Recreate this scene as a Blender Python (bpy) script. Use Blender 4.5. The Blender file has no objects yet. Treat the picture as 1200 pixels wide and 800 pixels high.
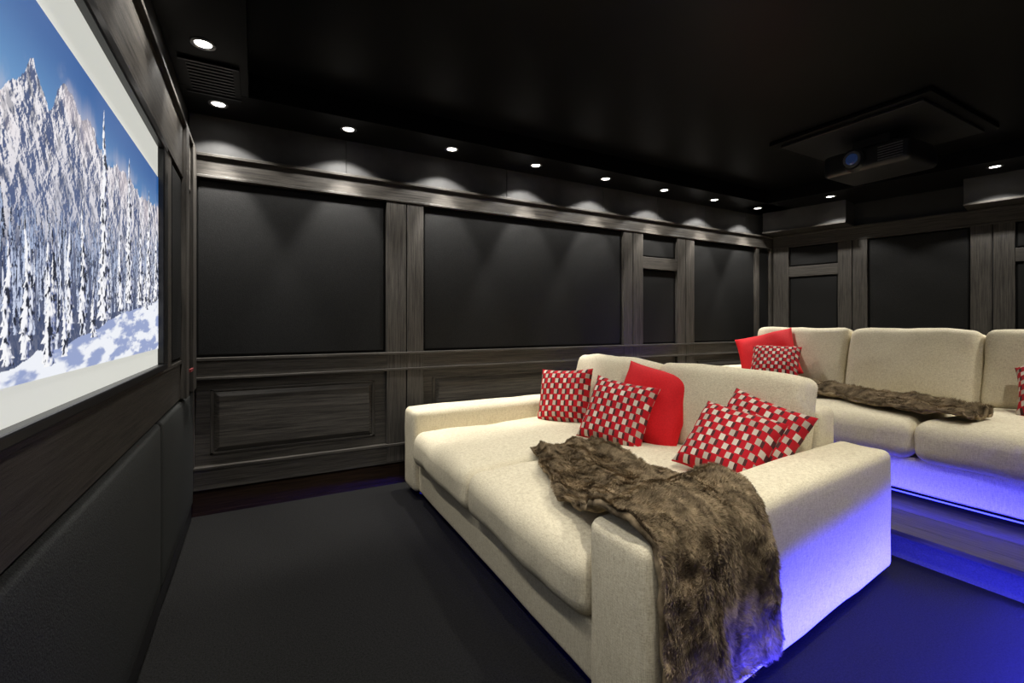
import bpy, math, random
import numpy as np
from mathutils import Vector, Matrix, noise as mnoise
random.seed(7); np.random.seed(7)
scene = bpy.context.scene
try:
    scene.view_settings.view_transform = 'Standard'
    scene.view_settings.look = 'None'
except Exception: pass

# ---------------------------------------------------------------- materials
def new_mat(name):
    m = bpy.data.materials.new(name); m.use_nodes = True
    nt = m.node_tree; b = nt.nodes['Principled BSDF']
    return m, nt, b
def N(nt, t, **kw):
    n = nt.nodes.new(t)
    for k, v in kw.items(): setattr(n, k, v)
    return n
def ramp(nt, stops):
    r = N(nt, 'ShaderNodeValToRGB'); e = r.color_ramp.elements
    while len(e) < len(stops): e.new(0.5)
    for i, (p, c) in enumerate(stops):
        e[i].position = p; e[i].color = (*c, 1)
    return r
def coords(nt, scale, src='Object'):
    tc = N(nt, 'ShaderNodeTexCoord'); mp = N(nt, 'ShaderNodeMapping')
    mp.inputs['Scale'].default_value = scale
    nt.links.new(tc.outputs[src], mp.inputs['Vector']); return mp
def noise_mat(name, c1, c2, scale=(1,1,1), ns=5, detail=6, rough=0.7, bump=0.2, bdist=0.01, lo=0.3, hi=0.7, spec=0.5, sheen=0, nrough=0.6, src='Object'):
    m, nt, b = new_mat(name)
    mp = coords(nt, scale, src)
    n = N(nt, 'ShaderNodeTexNoise'); n.inputs['Scale'].default_value = ns; n.inputs['Detail'].default_value = detail
    n.inputs['Roughness'].default_value = nrough
    nt.links.new(mp.outputs[0], n.inputs['Vector'])
    r = ramp(nt, [(lo, c1), (hi, c2)])
    nt.links.new(n.outputs['Fac'], r.inputs['Fac']); nt.links.new(r.outputs[0], b.inputs['Base Color'])
    b.inputs['Roughness'].default_value = rough
    b.inputs['Specular IOR Level'].default_value = spec
    if sheen: b.inputs['Sheen Weight'].default_value = sheen
    if bump:
        bp = N(nt, 'ShaderNodeBump'); bp.inputs['Strength'].default_value = bump; bp.inputs['Distance'].default_value = bdist
        nt.links.new(n.outputs['Fac'], bp.inputs['Height']); nt.links.new(bp.outputs[0], b.inputs['Normal'])
    return m
WOOD1, WOOD2 = (0.012,0.0108,0.0095), (0.122,0.110,0.094)
m_wood_h = noise_mat('dark_stained_wood_h', WOOD1, WOOD2, (1.0,16,34), 3, 10, 0.5, 0.45, 0.003, 0.34, 0.78, spec=.35, nrough=.75)
m_wood_v = noise_mat('dark_stained_wood_v', WOOD1, WOOD2, (32,16,1.0), 3, 10, 0.5, 0.45, 0.003, 0.34, 0.78, spec=.35, nrough=.75)
m_base = noise_mat('brown_baseboard_wood', (0.010,0.006,0.004), (0.04,0.022,0.013), (1.2,18,30), 3, 8, 0.7, 0.2, 0.003, spec=.1)
m_step = noise_mat('dark_step_wood', (0.018,0.015,0.014), (0.09,0.078,0.07), (30,1.2,20), 3, 8, 0.5, 0.2, 0.003, spec=.3)
m_riser = noise_mat('riser_carpet', (0.07,0.07,0.07), (0.12,0.12,0.12), (1,1,1), 150, 5, 0.9, 0.4, 0.004, spec=.1)
m_fabric = noise_mat('black_acoustic_fabric', (0.0022,0.0022,0.0022), (0.0125,0.0125,0.012), (1,1,1), 230, 3, 0.6, 0.6, 0.002, spec=0.22)
m_pad = noise_mat('charcoal_padded_fabric', (0.008,0.009,0.008), (0.036,0.038,0.036), (1,1,1), 230, 3, 0.8, 0.6, 0.003, spec=0.3)
m_ceil = noise_mat('black_ceiling_paint', (0.002,0.002,0.002), (0.0035,0.0035,0.0035), (1,1,1), 3, 2, 0.4, 0.0, spec=.15)
m_cornice = noise_mat('black_cornice_paint', (0.045,0.045,0.045), (0.07,0.07,0.07), (1,1,1), 6, 4, 0.6, 0.05, spec=.3)
m_wall = noise_mat('black_wall_paint', (0.01,0.01,0.01), (0.016,0.016,0.016), (1,1,1), 6, 4, 0.6, 0.05)
m_floor = noise_mat('charcoal_carpet', (0.005,0.005,0.005), (0.030,0.0295,0.029), (1,1,1), 130, 6, 0.95, 0.8, 0.006, 0.32, 0.75, spec=0.05, nrough=0.85)
m_black = noise_mat('black_plastic', (0.008,0.008,0.009), (0.014,0.014,0.015), (1,1,1), 40, 2, 0.35, 0.0)
m_metal = noise_mat('brushed_metal', (0.3,0.3,0.3), (0.45,0.45,0.45), (1,1,1), 60, 2, 0.3, 0.0); m_metal.node_tree.nodes['Principled BSDF'].inputs['Metallic'].default_value = 0.9

def emis(name, col, s):
    m, nt, b = new_mat(name)
    b.inputs['Base Color'].default_value = (*col, 1)
    b.inputs['Emission Color'].default_value = (*col, 1)
    b.inputs['Emission Strength'].default_value = s
    return m
m_lamp = emis('lamp_glass', (1, 0.95, 0.88), 12)
m_led = emis('blue_led', (0.06, 0.07, 1.0), 3.0)
m_white = emis('screen_cloth', (0.82, 0.83, 0.76), 0.70); m_white.node_tree.nodes['Principled BSDF'].inputs['Base Color'].default_value=(0.3,0.3,0.3,1)

def linen():
    m, nt, b = new_mat('cream_linen')
    mp = coords(nt, (34, 34, 170)); mp2 = coords(nt, (170, 170, 16)); mp3 = coords(nt,(1,1,1))
    n1 = N(nt,'ShaderNodeTexNoise'); n1.inputs['Scale'].default_value=1.8; n1.inputs['Detail'].default_value=4
    n2 = N(nt,'ShaderNodeTexNoise'); n2.inputs['Scale'].default_value=2.0; n2.inputs['Detail'].default_value=3
    n3 = N(nt,'ShaderNodeTexNoise'); n3.inputs['Scale'].default_value=260; n3.inputs['Detail'].default_value=3
    nt.links.new(mp.outputs[0],n1.inputs['Vector']); nt.links.new(mp2.outputs[0],n2.inputs['Vector']); nt.links.new(mp3.outputs[0],n3.inputs['Vector'])
    a = N(nt,'ShaderNodeMath',operation='ADD'); nt.links.new(n1.outputs['Fac'],a.inputs[0]); nt.links.new(n2.outputs['Fac'],a.inputs[1])
    a2 = N(nt,'ShaderNodeMath',operation='ADD'); nt.links.new(a.outputs[0],a2.inputs[0]); nt.links.new(n3.outputs['Fac'],a2.inputs[1])
    d = N(nt,'ShaderNodeMath',operation='DIVIDE'); nt.links.new(a2.outputs[0],d.inputs[0]); d.inputs[1].default_value=3
    r = ramp(nt,[(0.34,(0.46,0.39,0.26)),(0.5,(0.69,0.62,0.455)),(0.66,(0.83,0.77,0.60))])
    nt.links.new(d.outputs[0],r.inputs['Fac']); nt.links.new(r.outputs[0],b.inputs['Base Color'])
    b.inputs['Roughness'].default_value=0.9; b.inputs['Specular IOR Level'].default_value=0.2
    bp=N(nt,'ShaderNodeBump'); bp.inputs['Strength'].default_value=0.45; bp.inputs['Distance'].default_value=0.003
    nt.links.new(d.outputs[0],bp.inputs['Height']); nt.links.new(bp.outputs[0],b.inputs['Normal'])
    return m
m_linen = linen()
m_fur = noise_mat('taupe_fur', (0.046,0.030,0.015), (0.44,0.335,0.205), (1.0,.45,.45), 28, 7, 0.85, 0.0, 0.02, 0.34, 0.69, spec=0.2, nrough=0.65)
m_red = noise_mat('red_cotton', (0.52,0.006,0.010), (0.66,0.010,0.016), (1,1,1), 120, 4, 0.75, 0.1, 0.003, spec=0.25)
def patterned():
    m, nt, b = new_mat('red_block_pattern')
    tc = N(nt,'ShaderNodeTexCoord'); sp=N(nt,'ShaderNodeSeparateXYZ'); nt.links.new(tc.outputs['UV'],sp.inputs[0])
    def M(op,a,b_=None,c=None):
        k=N(nt,'ShaderNodeMath',operation=op)
        for i,x in enumerate((a,b_,c)):
            if x is None: continue
            if isinstance(x,(int,float)): k.inputs[i].default_value=x
            else: nt.links.new(x,k.inputs[i])
        return k.outputs[0]
    r=M('MULTIPLY',sp.outputs['Y'],10.0); ri=M('FLOOR',r); rf=M('FRACT',r)
    off=M('MULTIPLY',M('MODULO',ri,2.0),.5)
    u=M('ADD',M('MULTIPLY',sp.outputs['X'],6.5),off); uf=M('FRACT',u); ui=M('FLOOR',u)
    row=M('MULTIPLY',M('GREATER_THAN',rf,.10),M('LESS_THAN',rf,.93))
    light=M('MULTIPLY',row,M('LESS_THAN',uf,.36))
    dark=M('MULTIPLY',row,M('MULTIPLY',M('GREATER_THAN',uf,.36),M('LESS_THAN',uf,.58)))
    cb=N(nt,'ShaderNodeCombineXYZ'); nt.links.new(ui,cb.inputs[0]); nt.links.new(ri,cb.inputs[1])
    wn=N(nt,'ShaderNodeTexWhiteNoise'); nt.links.new(cb.outputs[0],wn.inputs['Vector'])
    lr=ramp(nt,[(0,(0.34,0.28,0.22)),(1,(0.66,0.60,0.50))]); nt.links.new(wn.outputs['Value'],lr.inputs['Fac'])
    m1=N(nt,'ShaderNodeMix',data_type='RGBA'); nt.links.new(light,m1.inputs[0]); m1.inputs[6].default_value=(0.42,0.008,0.016,1); nt.links.new(lr.outputs[0],m1.inputs[7])
    m2=N(nt,'ShaderNodeMix',data_type='RGBA'); nt.links.new(dark,m2.inputs[0]); nt.links.new(m1.outputs[2],m2.inputs[6]); m2.inputs[7].default_value=(0.07,0.022,0.022,1)
    nt.links.new(m2.outputs[2],b.inputs['Base Color'])
    n=N(nt,'ShaderNodeTexNoise'); n.inputs['Scale'].default_value=250
    bp=N(nt,'ShaderNodeBump'); bp.inputs['Strength'].default_value=0.2; bp.inputs['Distance'].default_value=0.003
    nt.links.new(n.outputs['Fac'],bp.inputs['Height']); nt.links.new(bp.outputs[0],b.inputs['Normal'])
    b.inputs['Roughness'].default_value=0.85; b.inputs['Specular IOR Level'].default_value=0.2
    return m
m_pat = patterned()

# ---------------------------------------------------------------- mesh helpers
class MB:
    def __init__(s): s.v=[]; s.f=[]; s.mi=[]; s.mats=[]; s.uv=None
    def mid(s,m):
        if m not in s.mats: s.mats.append(m)
        return s.mats.index(m)
    def add(s, vs, fs, m):
        o=len(s.v); s.v+= [tuple(v) for v in vs]; k=s.mid(m)
        for f in fs: s.f.append(tuple(i+o for i in f)); s.mi.append(k)
    def box(s,x0,x1,y0,y1,z0,z1,m):
        vs=[(x0,y0,z0),(x1,y0,z0),(x1,y1,z0),(x0,y1,z0),(x0,y0,z1),(x1,y0,z1),(x1,y1,z1),(x0,y1,z1)]
        s.add(vs,[(0,3,2,1),(4,5,6,7),(0,1,5,4),(1,2,6,5),(2,3,7,6),(3,0,4,7)],m)
    def raised(s,x0,x1,z0,z1,d0,d1,ins,m):
        vs=[(x0,-d0,z0),(x1,-d0,z0),(x1,-d0,z1),(x0,-d0,z1),
            (x0+ins,-d1,z0+ins),(x1-ins,-d1,z0+ins),(x1-ins,-d1,z1-ins),(x0+ins,-d1,z1-ins),
            (x0,0,z0),(x1,0,z0),(x1,0,z1),(x0,0,z1)]
        s.add(vs,[(4,5,6,7),(0,1,5,4),(1,2,6,5),(2,3,7,6),(3,0,4,7),(8,9,1,0),(9,10,2,1),(10,11,3,2),(11,8,0,3)],m)
    def prism(s,poly,z0,z1,m):
        n=len(poly); vs=[(x,y,z0) for x,y in poly]+[(x,y,z1) for x,y in poly]
        fs=[tuple(range(n-1,-1,-1)),tuple(range(n,2*n))]+[(i,(i+1)%n,n+(i+1)%n,n+i) for i in range(n)]
        s.add(vs,fs,m)
    def cyl(s,c,ax,r0,r1,h,m,n=32):
        ax=Vector(ax).normalized(); q=ax.to_track_quat('Z','Y'); c=Vector(c)
        vs=[c+q@Vector((r0*math.cos(2*math.pi*i/n),r0*math.sin(2*math.pi*i/n),0)) for i in range(n)]
        vs+=[c+q@Vector((r1*math.cos(2*math.pi*i/n),r1*math.sin(2*math.pi*i/n),h)) for i in range(n)]
        fs=[tuple(range(n-1,-1,-1)),tuple(range(n,2*n))]+[(i,(i+1)%n,n+(i+1)%n,n+i) for i in range(n)]
        s.add(vs,fs,m)
    def obj(s,name,parent=None,loc=(0,0,0),rz=0,bevel=0,smooth=False):
        me=bpy.data.meshes.new(name); me.from_pydata(s.v,[],s.f); me.update()
        for m in s.mats: me.materials.append(m)
        me.polygons.foreach_set('material_index',s.mi)
        if smooth: me.polygons.foreach_set('use_smooth',[True]*len(s.f))
        o=bpy.data.objects.new(name,me); scene.collection.objects.link(o)
        o.location=loc; o.rotation_euler=(0,0,rz)
        if parent: o.parent=parent
        if bevel:
            b=o.modifiers.new('bevel','BEVEL'); b.width=bevel; b.segments=2; b.limit_method='ANGLE'
        return o
def empty(name,loc=(0,0,0)):
    e=bpy.data.objects.new(name,None); e.empty_display_size=0.1; e.location=loc; scene.collection.objects.link(e); return e
def np_mesh(name,verts,faces,mat,parent=None):
    me=bpy.data.meshes.new(name); me.vertices.add(len(verts)); me.vertices.foreach_set('co',verts.astype(np.float32).ravel())
    k=faces.shape[1]
    me.loops.add(faces.size); me.loops.foreach_set('vertex_index',faces.ravel().astype(np.int32))
    me.polygons.add(len(faces)); me.polygons.foreach_set('loop_start',(np.arange(len(faces))*k).astype(np.int32)); me.polygons.foreach_set('loop_total',np.full(len(faces),k,np.int32)); me.update(calc_edges=True)
    me.materials.append(mat); o=bpy.data.objects.new(name,me); scene.collection.objects.link(o)
    if parent: o.parent=parent
    return o

def axis_pts(h,r,nin,nr=5):
    a=[-h+r*(1-math.cos(math.pi/2*i/nr)) for i in range(nr)]
    mid=np.linspace(-h+r,h-r,nin+1)
    a+=list(mid)+[-v for v in reversed(a)]
    return a
def rounded_box(name,c,size,r,mat,parent=None,puff=(0,0,0),wob=0.0,seed=0,rot=None,warp=None,nin=14):
    hx,hy,hz=[s/2 for s in size]; H=Vector((hx,hy,hz))
    A=[axis_pts(h,min(r,h*0.95),nin) for h in (hx,hy,hz)]
    n=len(A[0]); vs={}; verts=[]; faces=[]
    def vid(i,j,k):
        key=(i,j,k)
        if key in vs: return vs[key]
        p=Vector((A[0][i],A[1][j],A[2][k]))
        rr=min(r,hx*0.95,hy*0.95,hz*0.95)
        q=Vector([max(-(H[a]-min(r,H[a]*0.95)),min(H[a]-min(r,H[a]*0.95),p[a])) for a in range(3)])
        v=p-q
        if v.length>1e-9: p=q+v.normalized()*rr
        u=[p[a]/H[a] for a in range(3)]
        f=lambda t:max(0,1-t*t)
        d=[0,0,0]
        for a in range(3):
            b1,b2=[x for x in range(3) if x!=a]
            d[a]=puff[a]*u[a]*(f(u[b1])**0.6)*(f(u[b2])**0.6)
        p=p+Vector(d)
        if wob:
            p=p+mnoise.noise_vector(p*3.2+Vector((seed*7.1,seed*3.3,0)))*wob+mnoise.noise_vector(p*9+Vector((seed*5.1,0,seed)))*wob*0.3
        if rot is not None: p=rot@p
        p=p+Vector(c)
        if warp: p=warp(p)
        vs[key]=len(verts); verts.append(p); return vs[key]
    m=n-1
    for i in range(m):
        for j in range(m):
            faces.append((vid(i,j,0),vid(i,j+1,0),vid(i+1,j+1,0),vid(i+1,j,0)))
            faces.append((vid(i,j,m),vid(i+1,j,m),vid(i+1,j+1,m),vid(i,j+1,m)))
            faces.append((vid(i,0,j),vid(i+1,0,j),vid(i+1,0,j+1),vid(i,0,j+1)))
            faces.append((vid(i,m,j),vid(i,m,j+1),vid(i+1,m,j+1),vid(i+1,m,j)))
            faces.append((vid(0,i,j),vid(0,i,j+1),vid(0,i+1,j+1),vid(0,i+1,j)))
            faces.append((vid(m,i,j),vid(m,i+1,j),vid(m,i+1,j+1),vid(m,i,j+1)))
    b=MB(); b.add(verts,faces,mat); return b.obj(name,parent,smooth=True)

# ---------------------------------------------------------------- room shell
ZC=2.64; ZS=2.5
XL=-0.38; YB=3.47; YF=-2.0
C=Vector((5.56,3.47)); D=Vector((0.19,-0.982)).normalized(); RN=Vector((D.y,-D.x))
TH_R=math.atan2(D.y,D.x)
LEN_R=(YB-YF)/-D.y; CF=C+D*LEN_R
b=MB(); b.prism([(XL-.12,YF-.12),(CF.x+.2,YF-.12),(C.x+.2,YB+.12),(XL-.12,YB+.12)],-0.1,0,m_floor); b.obj('floor')
b=MB(); b.prism([(XL-.12,YF-.12),(CF.x+.2,YF-.12),(C.x+.2,YB+.12),(XL-.12,YB+.12)],ZC,ZC+.1,m_ceil); b.obj('ceiling')
b=MB(); b.box(XL-.12,C.x+.2,0,.12,0,ZC,m_wall); b.obj('wall_back',loc=(0,YB,0))
b=MB(); b.box(YF-.12,YB,0,.12,0,ZC,m_wall); b.obj('wall_left',loc=(XL,0,0),rz=math.pi/2)
b=MB(); b.box(0,LEN_R,0,.12,0,ZC,m_wall); b.obj('wall_right',loc=(C.x,C.y,0),rz=TH_R)
b=MB(); b.box(-CF.x-.1,-XL,0,.12,0,ZC,m_wall); b.obj('wall_front',loc=(0,YF,0),rz=math.pi)
b=MB()
b.box(XL,C.x+.1,YB-.40,YB,ZS,ZC,m_ceil)
b.box(XL,XL+.335,YF,YB-.40,ZS,ZC,m_ceil)
p1=C+RN*0.75; p2=CF+RN*0.75
b.prism([tuple(p1),tuple(C),tuple(CF),tuple(p2)][::-1],ZS,ZC,m_ceil)
b.box(XL,CF.x,YF,YF+.5,ZS,ZC,m_ceil)
b.obj('ceiling_soffit',bevel=0.003)

def panelling(bays,x0,x1,stiles,name_i,loc,rz,zt=2.25):
    w=MB()
    w.box(x0,x1,-.045,0,2.115,zt-.012,m_wood_h); w.box(x0,x1,-.065,0,zt-.02,zt,m_wood_h)
    w.box(x0,x1,-.052,0,2.10,2.118,m_wood_h)
    w.box(x0,x1,-.042,0,.86,.97,m_wood_h); w.box(x0,x1,-.052,0,.962,.982,m_wood_h); w.box(x0,x1,-.05,0,.845,.862,m_wood_h)
    w.box(x0,x1,-.042,0,.16,.29,m_wood_h); w.box(x0,x1,-.05,0,.285,.305,m_wood_h)
    for a,c in stiles: w.box(a,c,-.044,0,.17,2.112,m_wood_v)
    fb=MB()
    for a,c,kind in bays:
        w.box(a,c,-.012,0,.29,.86,m_wood_h)
        if c-a>0.3:
            i=.1 if c-a>.6 else .07
            w.raised(a+i,c-i,.385,.765,.012,.034,.03,m_wood_h)
            w.box(a+i-.02,c-i+.02,-.02,0,.765,.78,m_wood_h); w.box(a+i-.02,c-i+.02,-.02,0,.37,.385,m_wood_h)
            w.box(a+i-.02,a+i,-.02,0,.37,.78,m_wood_v); w.box(c-i,c-i+.02,-.02,0,.37,.78,m_wood_v)
        if kind=='split':
            w.box(a,c,-.042,0,1.745,1.865,m_wood_h)
            fb.raised(a+.006,c-.006,1.872,2.096,.012,.022,.012,m_fabric); fb.raised(a+.006,c-.006,.988,1.738,.012,.022,.012,m_fabric)
        else:
            fb.raised(a+.006,c-.006,.988,2.096,.012,.024,.014,m_fabric)
    t=w.obj('trim_%d'%name_i,loc=loc,rz=rz,bevel=0.003)
    fb.obj('acoustic_fabric',parent=t)
    bb=MB(); bb.box(x0,x1,-.02,0,0,.158,m_base); bb.box(x0,x1,-.028,0,0,.02,m_base)
    bb.obj('baseboard_%s'%['back','right','front'][name_i-1],loc=loc,rz=rz)
panelling([(-.345,.83,'f'),(1.11,3.13,'f'),(3.385,3.875,'split'),(4.135,5.21,'f'),(5.27,5.49,'f')],XL+.001,5.55,
          [(XL+.001,-.345),(.83,.974),(.982,1.11),(3.13,3.246),(3.254,3.385),(3.875,4.0),(4.008,4.135),(5.21,5.27),(5.49,5.55)],1,(0,YB,0),0)
panelling([(.22,.718,'split'),(.985,1.77,'f'),(2.055,2.55,'split'),(2.81,4.2,'f'),(4.46,5.3,'f')],0.05,LEN_R,
          [(0.05,.22),(.718,.848),(.856,.985),(1.77,1.911),(1.919,2.055),(2.55,2.676),(2.684,2.81),(4.2,4.326),(4.334,4.46),(5.3,LEN_R)],2,(C.x,C.y,0),TH_R)
panelling([(-5.0,-3.6,'f'),(-3.3,-1.6,'f'),(-1.3,.1,'f')],-6.5,.37,[(-6.5,-5.0),(-3.6,-3.3),(-1.6,-1.3),(.1,.37)],3,(0,YF,0),math.pi)
b=MB()
xs=[XL+.005,.55,1.85,2.9,3.62,4.35,5.05,5.5]
for a,c in zip(xs[:-1],xs[1:]): b.box(a+.002,c-.002,-.012,0,2.252,ZS,m_cornice)
b.obj('trim_4',loc=(0,YB,0),bevel=0.002)
b=MB(); b.box(0.03,.86,-.30,0,2.27,ZS,m_cornice); b.box(1.75,LEN_R-.1,-.30,0,2.27,ZS,m_cornice)
b.box(0.03,.86,-.32,0,2.255,2.275,m_wood_h); b.box(1.75,LEN_R-.1,-.32,0,2.255,2.275,m_wood_h)
b.obj('trim_5',loc=(C.x,C.y,0),rz=TH_R,bevel=0.003)

# ---------------------------------------------------------------- left wall: screen wall
LW=dict(loc=(XL,0,0),rz=math.pi/2)
b=MB()
b.box(YF+.03,3.40,-.022,0,.80,1.0,m_wood_h); b.box(YF+.03,3.40,-.03,0,.985,1.005,m_wood_h)
b.box(YF+.03,3.40,-.035,0,1.96,2.25,m_wood_h); b.box(YF+.03,3.40,-.05,0,2.235,2.258,m_wood_h)
b.box(2.44,2.62,-.03,0,1.0,1.96,m_wood_v); b.box(2.95,3.06,-.05,0,.8,2.24,m_wood_v); b.box(3.25,3.40,-.05,0,.8,2.24,m_wood_v)
b.box(-.9,-.4,-.03,0,1.0,1.96,m_wood_v)
t6=b.obj('trim_6',bevel=0.003,**LW)
b=MB()
b.raised(2.63,2.94,1.01,1.95,.012,.03,.015,m_fabric); b.raised(3.07,3.24,1.01,2.2,.012,.03,.015,m_fabric); b.raised(-1.95,-.92,1.01,1.95,.012,.03,.015,m_fabric)
b.obj('acoustic_fabric',parent=t6)
for k,(a,c) in enumerate([(-1.95,-.66),(-.64,.86),(.88,2.36),(2.38,3.42)]):
    o=rounded_box('padded_panel_%d'%k,(0,0,0),(c-a,.05,.70),.022,m_pad,puff=(0,.012,0),nin=10,parent=t6)
    o.location=((a+c)/2,-.005,.44)
b=MB(); b.box(YF+.03,3.42,-.022,0,0,.075,m_black); b.obj('baseboard_left',**LW)
scr=empty('projection_screen')
S0,S1=-.38,2.34
b=MB(); b.box(S0,S1,-.022,-.006,1.03,1.915,m_white); b.obj('screen_surface',scr,**LW)
b=MB()
for x0,x1,z0,z1 in [(S0-.08,S1+.08,1.915,1.955),(S0-.08,S1+.08,1.005,1.03),(S1,S1+.08,1.03,1.915),(S0-.08,S0,1.03,1.915)]:
    b.box(x0,x1,-.045,0,z0,z1,m_black)
b.obj('screen_frame',scr,bevel=0.005,**LW)
m_ind=noise_mat('dark_red_label',(.12,.01,.01),(.2,.02,.02),ns=50)
b=MB(); b.box(3.05,3.16,-.06,-.05,.93,.945,m_ind); b.obj('standby_indicator',scr,**LW)

# --- projected picture
def srgb(c): c=np.asarray(c,float)/255.; return np.where(c<=.04045,c/12.92,((c+.055)/1.055)**2.4)
_T={}
def vnoise(x,y,seed):
    seed=seed%97
    if seed not in _T: _T[seed]=np.random.RandomState(seed).rand(256,256)
    T=_T[seed]
    xi=np.floor(x).astype(int); yi=np.floor(y).astype(int); fx=x-xi; fy=y-yi
    fx=fx*fx*(3-2*fx); fy=fy*fy*(3-2*fy)
    g=lambda i,j:T[i%256,j%256]
    return (g(xi,yi)*(1-fx)+g(xi+1,yi)*fx)*(1-fy)+(g(xi,yi+1)*(1-fx)+g(xi+1,yi+1)*fx)*fy
def fbm(x,y,seed,o=5):
    s=0;a=.5;t=0
    for k in range(o): s=s+a*vnoise(x*2**k,y*2**k,seed+k); t+=a; a*=.55
    return s/t
Z0,Z1=1.095,1.79
NU,NV=1500,400
U,V=np.meshgrid(np.linspace(S0,S1,NU),np.linspace(Z0,Z1,NV),indexing='ij')
v=(V-Z0)/(Z1-Z0)
mix=lambda a,b_,t:a*(1-t[...,None])+b_*t[...,None]
sm=lambda e0,e1,x:np.clip((x-e0)/(e1-e0),0,1)**2*(3-2*np.clip((x-e0)/(e1-e0),0,1))
one=np.ones(U.shape+(3,))
col=mix(srgb((110,160,208))*one,srgb((38,90,155))*one,sm(.6,1.0,v))
ridge=np.interp(U,[S0,.3,.7,.95,1.02,1.08,1.15,1.22,1.30,1.40,1.48,1.6,1.8,2.0,2.34],[.8,.85,.72,.76,.66,.72,.82,.72,.86,.80,.84,.74,.79,.76,.80])
ridge=ridge+.06*(fbm(U*30,U*0,15,5)-.5)+.02
mt=(v<ridge)
Hf=fbm(U*12+v*3,v*9,21,7)+.35*(1-abs(2*fbm(U*16-v*5,v*10,44,6)-1))
gx=np.gradient(Hf,axis=0)*NU/2.72; gy=np.gradient(Hf,axis=1)*NV
lit=sm(-3.6,2.8,gx*.9+gy*.12+ (fbm(U*60,v*30,66,4)-.5)*4)
mc=mix(srgb((70,86,126))*one,srgb((238,234,238))*one,lit)
rock=sm(.56,.68,fbm(U*40+v*10,v*22,25,5)); mc=mix(mc,srgb((70,76,96))*one,rock*.55)
mc=mix(mc,srgb((98,114,152))*one,np.clip((ridge-v-.12)*1.6,0,.55))
col=np.where(mt[...,None],mc,col)
haze=sm(.45,.7,fbm(U*9,v*7,31))*sm(.14,.0,abs(v-ridge+.05))
col=mix(col,srgb((226,212,212))*one,haze*.5)
R=np.random.RandomState(3)
du=(S1-S0)/(NU-1)
def tree(c,v0,h,w,lit,shd,seed):
    i0=max(0,int((c-w*1.4-S0)/du)); i1=min(NU,int((c+w*1.4-S0)/du)+2)
    if i1<=i0+1: return
    u=U[i0:i1]; vv=v[i0:i1]; cl=col[i0:i1]
    t=(v0+h-vv)/h
    jag=.5+.5*((t*(7+h*16)+vnoise(vv*40,u*18,seed)*.8)%1.0)
    edge=w*np.clip(t,0,1)**.75*jag*(.75+.5*vnoise(u*60,vv*50,seed+3))
    dx=u-c-.006*np.sin(vv*20+seed)
    m=(t>0)&(t<1)&(abs(dx)<edge)
    s=dx/np.maximum(edge,1e-4)
    k=fbm(u*90,vv*45,seed+7,3)
    sh=sm(-.4,.7,s*.7+(k-.5)*3.2)
    o=np.ones_like(cl)
    cc=mix(lit*o,shd*o,sh)
    cc=np.where(((k>.57)&(s>-.6))[...,None],srgb((28,36,54))*o,cc)
    col[i0:i1]=np.where(m[...,None],cc,cl)
up=lambda c:np.clip((c-1.0)/1.3,0,1)
ff=sm(.40,.30,v-.10*up(U)+.06*(fbm(U*20,v*10,61)-.5)); col=mix(col,srgb((52,66,100))*one,ff*.8)
for layer,(n,vb,vj,h0,h1,w0,lit,shd) in enumerate([(520,.31,.09,.06,.12,.006,(165,180,210),(52,66,104)),(380,.20,.10,.10,.18,.007,(198,208,232),(50,64,102)),(100,.10,.1,.16,.28,.015,(230,234,246),(58,72,116))]):
    for i in range(n):
        c=R.uniform(S0,S1); tree(c,vb+R.uniform(-vj,vj)+.12*up(c),R.uniform(h0,h1)*(1+.5*up(c)),w0*R.uniform(.7,1.3),srgb(lit),srgb(shd),i+layer*200)
for c,v0,h,w in [(.97,.03,.36,.026),(1.05,.05,.32,.026),(1.12,.06,.38,.026),(1.24,.10,.34,.028),(1.33,.13,.32,.028),(1.42,.15,.42,.034),(1.59,.16,.80,.065),(1.75,.2,.36,.04),(1.86,.24,.66,.06),(2.02,.24,.42,.06),(2.16,.26,.60,.07),(2.3,.25,.46,.07),(.7,.1,.6,.06),(.4,.1,.5,.06),(.05,.1,.6,.07),(-.2,.12,.5,.07)]:
    tree(c,v0,h,w,srgb((250,250,253)),srgb((84,98,148)),int(c*100)+500)
g=.02+.24*np.clip((U-1.05)/1.29,-.1,1)+.05*fbm(U*6,U*0,77)
sh=sm(.45,.62,fbm(U*7+v*10,v*22-U*5,81)); fc=mix(srgb((240,243,250))*one,srgb((112,134,192))*one,sh*.8)
col=np.where((v<g)[...,None],fc,col)
for c,v0,h,w in [(1.22,.03,.36,.04),(1.3,.05,.2,.025),(1.5,.1,.2,.03),(2.1,.22,.2,.05)]: tree(c,v0,h,w,srgb((250,250,252)),srgb((105,120,170)),int(c*100)+900)
verts=np.stack([U,np.full(U.shape,-.0235),V],-1).reshape(-1,3)
idx=np.arange(NU*NV).reshape(NU,NV)
q=np.stack([idx[:-1,:-1],idx[1:,:-1],idx[1:,1:],idx[:-1,1:]],-1).reshape(-1,4)
m,nt,bs=new_mat('snow_mountain_picture'); at=N(nt,'ShaderNodeAttribute'); at.attribute_name='Col'
nt.links.new(at.outputs['Color'],bs.inputs['Emission Color']); bs.inputs['Emission Strength'].default_value=0.97
bs.inputs['Base Color'].default_value=(0.02,0.02,0.02,1); bs.inputs['Roughness'].default_value=.9
o=np_mesh('projected_picture',verts,q,m,scr); o.location=(XL,0,0); o.rotation_euler=(0,0,math.pi/2)
ca=o.data.color_attributes.new('Col','FLOAT_COLOR','POINT')
ca.data.foreach_set('color',np.concatenate([col.reshape(-1,3),np.ones((len(verts),1))],1).ravel().astype(np.float32))

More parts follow.
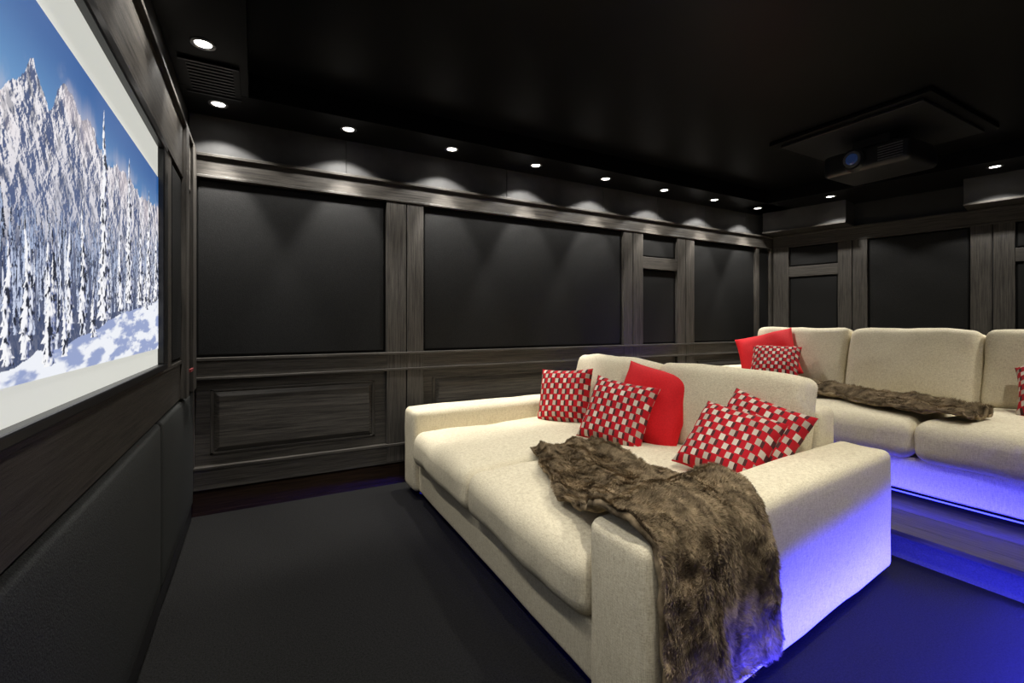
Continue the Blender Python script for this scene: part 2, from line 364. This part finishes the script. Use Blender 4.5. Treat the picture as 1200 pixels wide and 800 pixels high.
# ---------------------------------------------------------------- platform
PX=2.85
e2=C+RN*0.03; e3=CF+RN*0.03
b=MB(); b.prism([(PX+.03,YF+.03),(e3.x,YF+.03),(e2.x-.02,YB-.03),(PX+.03,YB-.03)],0.001,.13,m_floor)
b.box(PX+.018,PX+.03,YF+.04,YB-.04,.001,.125,m_riser)
b.prism([(PX-.02,YF+.03),(e3.x,YF+.03),(e2.x-.02,YB-.03),(PX-.02,YB-.03)],.125,.15,m_step)
b.box(PX+.1,PX+.102,YF+.05,YB-.05,.15,.1505,m_black); b.box(PX+.3,PX+.302,YF+.05,YB-.05,.15,.1505,m_black)
b.obj('platform_step',bevel=0.004)

# ---------------------------------------------------------------- sofas
def sofa(name,x0,x1,ys,ye0,ye1,z0,cx,top,warp=None,seat_h=.47):
    root=empty(name)
    W=dict(parent=root,warp=warp)
    rounded_box('base',((x0+x1)/2+.01,(ys[0]+ys[-1])/2,z0+.15),(x1-x0-.06,ys[-1]-ys[0]+.04,.20),.02,m_linen,wob=.003,**W)
    for k,(a,c) in enumerate([(ye0,ys[0]),(ys[-1],ye1)]):
        rounded_box('arm_%d'%(k+1),((x0+x1)/2,(a+c)/2,z0+.325),(x1-x0,c-a-.004,.55),.035,m_linen,wob=.008,seed=k+3,puff=(.006,.006,.010),**W)
    rounded_box('back_frame',(x1-.11,(ys[0]+ys[-1])/2,z0+.42),(.20,ys[-1]-ys[0]-.01,.70),.04,m_linen,wob=.006,**W)
    n=len(ys)-1
    for i in range(n):
        a,c=ys[i],ys[i+1]
        rounded_box('seat_cushion_%d'%(i+1),((x0-.01+cx+.12)/2,(a+c)/2,z0+(.25+seat_h)/2),(cx+.12-x0+.01,c-a-.006,seat_h-.25),.07,m_linen,puff=(.018,.006,.03),wob=.014,seed=i+10,nin=20,**W)
        rot=Matrix.Rotation(math.radians(13),3,'Y')
        rounded_box('back_cushion_%d'%(i+1),(cx+.13,(a+c)/2,z0+(seat_h+top)/2-.0),(.19,c-a-.010,top-seat_h+.05),.05,m_linen,puff=(.05,.006,.010),wob=.02,seed=i+20,rot=rot,nin=16,**W)
    lg=MB()
    for xx in (x0+.1,x1-.12):
        for yy in (ye0+.12,ye1-.12):
            p=Vector((xx,yy,0))
            if warp: p=warp(p)
            lg.box(p.x-.03,p.x+.03,p.y-.03,p.y+.03,z0+.001,z0+.058,m_black)
    lg.obj('feet',root)
    return root
def warpA(p):
    t=(p.y-.87)/(3.28-.87); return Vector((p.x-.035*(1-t),p.y+(1-t)*(p.x-.93)*.09+.012*(1-t),p.z))
sofa('sofa',.92,2.66,[1.13,2.09,3.04],.87,3.29,0,2.2,.91,warpA)
sofa('sofa',3.34,4.95,[.40,1.24,2.08,2.92],.13,3.18,.15,4.35,.965)

# ---------------------------------------------------------------- cushions
def pillow(c,size,nrm,roll,mat,T=.075,seed=0,name='throw_pillow'):
    n=26; V_=[];F=[];UVc=[]
    q=Vector(nrm).normalized().to_track_quat('Z','Y'); M=q.to_matrix()@Matrix.Rotation(math.radians(roll),3,'Z')
    s=size/2
    for side in (1,-1):
        for i in range(n+1):
            for j in range(n+1):
                u=-1+2*i/n; w=-1+2*j/n
                f=((1-u**4)*(1-w**4)); th=T*max(f,0)**.62*(1+.12*mnoise.noise(Vector((u*2+seed,w*2,side*3))))+.004
                pinch=1-.07*(1-abs(w)**2)*abs(u)**2; pinch2=1-.07*(1-abs(u)**2)*abs(w)**2
                p=Vector((u*s*pinch,w*s*pinch2,side*th))
                p+=Vector((0,0,.01*mnoise.noise(Vector((u*1.3+seed*3,w*1.3,0)))))
                V_.append(M@p+Vector(c)); UVc.append(((u+1)/2,(w+1)/2))
    o1=(n+1)**2
    for i in range(n):
        for j in range(n):
            a=i*(n+1)+j; F.append((a,a+n+1,a+n+2,a+1)); a+=o1; F.append((a,a+1,a+n+2,a+n+1))
    rim=[i*(n+1) for i in range(n+1)]+[n*(n+1)+j for j in range(1,n+1)]+[i*(n+1)+n for i in range(n-1,-1,-1)]+[j for j in range(n-1,0,-1)]
    for a,b_ in zip(rim,rim[1:]+rim[:1]): F.append((b_,a,a+o1,b_+o1))
    me=bpy.data.meshes.new(name); me.from_pydata([tuple(x) for x in V_],[],F); me.update()
    uv=me.uv_layers.new(name='UVMap')
    for l in me.loops: uv.data[l.index].uv=UVc[l.vertex_index]
    me.materials.append(mat); me.polygons.foreach_set('use_smooth',[True]*len(F))
    o=bpy.data.objects.new(name,me); scene.collection.objects.link(o); return o
pillow((1.98,2.80,.655),.42,(-.85,-.45,.35),4,m_pat,seed=1)
pillow((1.93,2.17,.65),.42,(-.80,-.40,.50),-8,m_pat,seed=2)
pillow((2.14,2.10,.685),.50,(-.85,-.25,.42),-9,m_red,seed=3)
pillow((1.95,1.42,.63),.39,(-.72,-.25,.75),-12,m_pat,seed=4)
pillow((2.09,1.38,.66),.39,(-.80,-.30,.60),-19,m_pat,seed=5)
pillow((4.18,2.64,.89),.50,(-.80,-.25,.55),18,m_red,seed=6)
pillow((4.02,2.47,.84),.39,(-.70,-.30,.70),0,m_pat,seed=7)
pillow((4.12,.80,.82),.42,(-.70,.15,.75),20,m_pat,seed=8)

# ---------------------------------------------------------------- fur throws
def throw(name,path,left,right,nu=90,nv=220,warpfn=None,fold=.012,seed=0,thick=.018,hair=140000,slant=0,hl=.016):
    L=[0]
    for a,b_ in zip(path[:-1],path[1:]): L.append(L[-1]+math.hypot(a[0]-b_[0],a[1]-b_[1]))
    tot=L[-1]
    ss=np.linspace(0,tot,nv+1); Y=np.interp(ss,L,[p[0] for p in path]); Z=np.interp(ss,L,[p[1] for p in path])
    k=5; pad=lambda A:np.convolve(np.pad(A,(k,k),'edge'),np.ones(2*k+1)/(2*k+1),'valid'); Y=pad(Y);Z=pad(Z)
    xl=np.interp(ss,L,left); xr=np.interp(ss,L,right); xl=pad(xl);xr=pad(xr)
    dY=np.gradient(Y);dZ=np.gradient(Z); ln=np.hypot(dY,dZ); ny,nz=dZ/ln,-dY/ln
    vs=[];fs=[]
    for j in range(nv+1):
        for i in range(nu+1):
            u=i/nu; e=min(u,1-u)*2; s=ss[j]
            x=xl[j]+(xr[j]-xl[j])*u+.02*mnoise.noise(Vector((s*4,u*2,seed)))*(1+(1-e))
            fo=fold*(math.sin(u*13+2.2*s+seed)*.6+1.6*mnoise.noise(Vector((u*5,s*3.0,seed+2))))+.9*fold*mnoise.noise(Vector((x*12,s*10,seed)))+.45*fold*mnoise.noise(Vector((x*40,s*25,seed)))
            fo=max(fo,-fold*.6)+fold*.6
            y=Y[j]+ny[j]*(fo+.006); z=Z[j]+nz[j]*(fo+.006)
            if j>nv*.6: z+=slant*u*(j/nv-.6)/.4
            p=Vector((x,y,z))
            if warpfn: p=warpfn(p)
            vs.append(p)
    for j in range(nv):
        for i in range(nu):
            a=j*(nu+1)+i; fs.append((a,a+1,a+nu+2,a+nu+1))
    b=MB(); b.add(vs,fs,m_fur); o=b.obj(name,smooth=True)
    sd=o.modifiers.new('solid','SOLIDIFY'); sd.thickness=thick; sd.offset=1
    P=np.array([tuple(p) for p in vs]).reshape(nv+1,nu+1,3)
    Tu=np.gradient(P,axis=1); Tv=np.gradient(P,axis=0)
    Tu/=np.linalg.norm(Tu,axis=-1,keepdims=True)+1e-9; Tv/=np.linalg.norm(Tv,axis=-1,keepdims=True)+1e-9
    Nn=-np.cross(Tu,Tv); Nn/=np.linalg.norm(Nn,axis=-1,keepdims=True)+1e-9
    rs=np.random.RandomState(seed+5)
    a=rs.rand(hair)*(nv-1e-3); c=rs.rand(hair)*(nu-1e-3)
    edge=rs.rand(hair)<.12; c=np.where(edge,np.where(rs.rand(hair)<.5,rs.rand(hair)*.8,nu-.01-rs.rand(hair)*.8),c)
    j=a.astype(int); i=c.astype(int); fa=(a-j)[:,None]; fc=(c-i)[:,None]
    samp=lambda A:(A[j,i]*(1-fa)+A[j+1,i]*fa)*(1-fc)+(A[j,i+1]*(1-fa)+A[j+1,i+1]*fa)*fc
    p=samp(P); n=samp(Nn); tu=samp(Tu); tv=samp(Tv)
    sw=(fbm(c/nu*7,a/nv*14,33,3)-.5)*7
    ang=sw+rs.randn(hair)*.35
    lift=.38+.6*fbm(c/nu*12,a/nv*24,53,3)
    side=np.where(c<1.2,-1.0,0)+np.where(c>nu-1.2,1.0,0)
    d=n*lift[:,None]+tv*np.cos(ang)[:,None]+tu*(np.sin(ang)+side*1.2)[:,None]+rs.randn(hair,3)*.12
    d/=np.linalg.norm(d,axis=1,keepdims=True)
    ln_=hl*(.6+.8*rs.rand(hair))[:,None]
    wv=np.cross(d,n+rs.randn(hair,3)*.5); wv/=np.linalg.norm(wv,axis=1,keepdims=True)+1e-9; wv*=.0007
    root=p-n*.001; mid=root+d*ln_*.55+n*.0015; tip=root+d*ln_-n*.0005
    V5=np.stack([root-wv,root+wv,mid+wv*.8,mid-wv*.8,tip],1).reshape(-1,3)
    bi=np.arange(hair)[:,None]*5
    F3=np.concatenate([bi+np.array([[0,1,2]]),bi+np.array([[0,2,3]]),bi+np.array([[3,2,4]])])
    np_mesh('fur_pile',V5,F3,m_fur,o)
    return o
path=[(2.16,.495),(1.9,.505),(1.5,.508),(1.28,.53),(1.18,.585),(1.12,.626),(1.0,.634),(.90,.626),(.855,.58),(.84,.45),(.83,.28),(.82,.15)]
left=[1.34,1.24,1.06,1.0,.98,.955,.945,.94,.94,.945,.95,.96]
right=[1.76,1.72,1.64,1.58,1.55,1.52,1.49,1.48,1.48,1.48,1.49,1.50]
throw('throw_blanket',path,left,right,warpfn=warpA,slant=.03,fold=.02)
path2=[(2.66,.665),(2.2,.672),(1.8,.672),(1.35,.672),(.98,.668)]
throw('throw_blanket',path2,[3.95,3.78,3.62,3.46,3.42],[4.28,4.22,4.12,3.98,3.72],nv=120,fold=.028,seed=9,hair=60000)

# ---------------------------------------------------------------- projector
pr=empty('projector',(4.15,1.74,2.42))
o=rounded_box('body',(0,0,0),(.46,.56,.17),.035,m_black,pr,nin=6)
b=MB(); b.cyl((-.21,.06,0),(-1,0,0),.085,.075,.05,m_black); b.cyl((-.255,.06,0),(-1,0,0),.062,.058,.012,m_metal)
b.obj('lens_barrel',pr,smooth=False)
mg=emis('lens_glass',(0.02,0.04,0.12),0.3); mg.node_tree.nodes['Principled BSDF'].inputs['Roughness'].default_value=.05
b=MB(); b.cyl((-.262,.06,0),(-1,0,0),.05,.03,.012,mg); b.obj('lens',pr)
b=MB(); b.box(-.12,.12,-.12,.12,.08,.17,m_black)
for k in range(6): b.box(-.232,-.225,-.24,-.09,-.05+k*.018,-.043+k*.018,m_metal)
b.obj('mount',pr)
b=MB(); b.box(-.5,.5,-.45,.45,.17,.19,m_black); b.box(-.56,.56,-.51,.51,.19,.219,m_ceil); b.obj('lift_panel',pr,bevel=.003)

b=MB(); b.box(-.13,.13,-.19,.19,-.008,0,m_ceil)
for k in range(9): b.box(-.10,.10,-.16+k*.036,-.145+k*.036,-.014,-.006,m_black)
b.box(-.13,.13,-.19,-.175,-.014,0,m_black); b.box(-.13,.13,.175,.19,-.014,0,m_black)
b.obj('ceiling_vent',loc=(-.215,2.93,ZS))

# ---------------------------------------------------------------- lights
def downlight(x,y,z=ZS,wide=12,narrow=0,size=114,blend=.25,nsize=62,col=(1,.965,.91),aim=(0,0),soft=.022):
    b=MB(); n=32; r0,r1,r2=.052,.040,.034
    vs=[];fs=[]
    for k,(r,zz) in enumerate([(r0,0),(r0,-.004),(r1,-.006),(r2,-.001)]):
        vs+=[(r*math.cos(2*math.pi*i/n),r*math.sin(2*math.pi*i/n),zz) for i in range(n)]
    for k in range(3):
        for i in range(n): fs.append((k*n+i,k*n+(i+1)%n,(k+1)*n+(i+1)%n,(k+1)*n+i))
    b.add(vs,fs,m_metal); b.add([(r2*math.cos(2*math.pi*i/n),r2*math.sin(2*math.pi*i/n),-.0015) for i in range(n)],[tuple(range(n))],m_lamp)
    o=b.obj('recessed_downlight',loc=(x,y,z),smooth=False)
    for nm,e,s,bl in (('lamp_wide',wide,size,blend),('lamp_beam',narrow,nsize,.5)):
        if e<=0: continue
        l=bpy.data.lights.new(nm,'SPOT'); l.energy=e; l.spot_size=math.radians(s); l.spot_blend=bl; l.color=col; l.shadow_soft_size=soft
        lo=bpy.data.objects.new(nm,l); scene.collection.objects.link(lo); lo.parent=o; lo.location=(0,0,-.012)
        lo.rotation_euler=(aim[0],aim[1],0) if (nm=='lamp_beam' or narrow==0) else (0,0,0)
    return o
for i in range(8): downlight(-.207+.739*i,3.247,wide=29,narrow=80,aim=(.10,0),nsize=56)
for y in (2.58,1.85,1.1,.35,-.4,-1.15): downlight(-.225,y,wide=18,narrow=30,aim=(0,.35))
for x,y in ((5.16,2.586),(5.375,1.431),(5.52,.3),(5.7,-.8)): downlight(x,y,wide=29,narrow=65,aim=(0,.22))
for x in (.6,1.7,2.8,3.9,5.0): downlight(x,-1.75,wide=7,size=120,blend=.9,soft=.05)  # unseen row behind the camera, added for extra room light
for x,y,e,ax in ((.75,.50,112,.35),(1.9,.60,130,.35),(3.2,.2,110,.4),(4.5,-.1,110,.4)):  # added out-of-frame fill lamps over the sofas, given downlight fixtures
    downlight(x,y,ZC,wide=e,size=92,blend=.8,soft=.05,col=(1,.95,.855),aim=(ax,0))

BL=(0.03,0.03,1.0)
def area(name,loc,sx,sy,power,direction,col,parent=None,spread=180):
    l=bpy.data.lights.new(name,'AREA'); l.shape='RECTANGLE'; l.size=sx; l.size_y=sy; l.energy=power; l.color=col; l.spread=math.radians(spread)
    o=bpy.data.objects.new(name,l); scene.collection.objects.link(o); o.location=loc
    d=Vector(direction).normalized()
    x=Vector((1,0,0)) if abs(d.x)<.6 else Vector((0,1,0))
    z=-d; y=z.cross(x).normalized(); x=y.cross(z)
    o.rotation_euler=Matrix((x,y,z)).transposed().to_euler()
    if parent: o.parent=parent
    return o
led=empty('led_strip')
b=MB(); b.box(PX-.012,PX-.002,-1.6,.6,.119,.124,m_led); b.obj('riser_strip',led)
area('riser_light',(PX-.008,-.1,.118),2.5,.012,30,(.5,0,-1),BL,led)
area('riser_wash',(PX-.02,-.35,.10),2.2,.02,16,(-1,0,-.6),BL,led,spread=120)
led2=empty('led_strip')
b=MB(); b.box(1.1,2.75,.26,.28,.001,.02,m_led); b.obj('floor_strip',led2)
area('floor_light',(1.95,.29,.045),1.6,.03,56,(0,1,-.05),BL,led2,spread=68)
area('floor_wash',(2.3,.29,.12),1.0,.04,26,(.3,1,-.9),BL,led2,spread=110)
led3=empty('led_strip')
b=MB(); b.box(3.352,3.362,.3,3.0,.193,.198,m_led); b.obj('sofa_strip',led3)
area('sofa_glow',(3.17,1.55,.157),2.9,.015,14,(1,0,.2),BL,led3,spread=95)

w=bpy.data.worlds.new('world'); scene.world=w; w.use_nodes=True
w.node_tree.nodes['Background'].inputs[0].default_value=(.005,.005,.005,1)

# ---------------------------------------------------------------- camera
cam=bpy.data.cameras.new('camera'); cam.sensor_width=36; cam.lens=541/1200*36; cam.shift_y=-22/1200; cam.clip_start=.02
co=bpy.data.objects.new('camera',cam); scene.collection.objects.link(co); co.location=(0,0,1.2); co.rotation_euler=(math.radians(90),0,math.radians(-28.8))
scene.camera=co
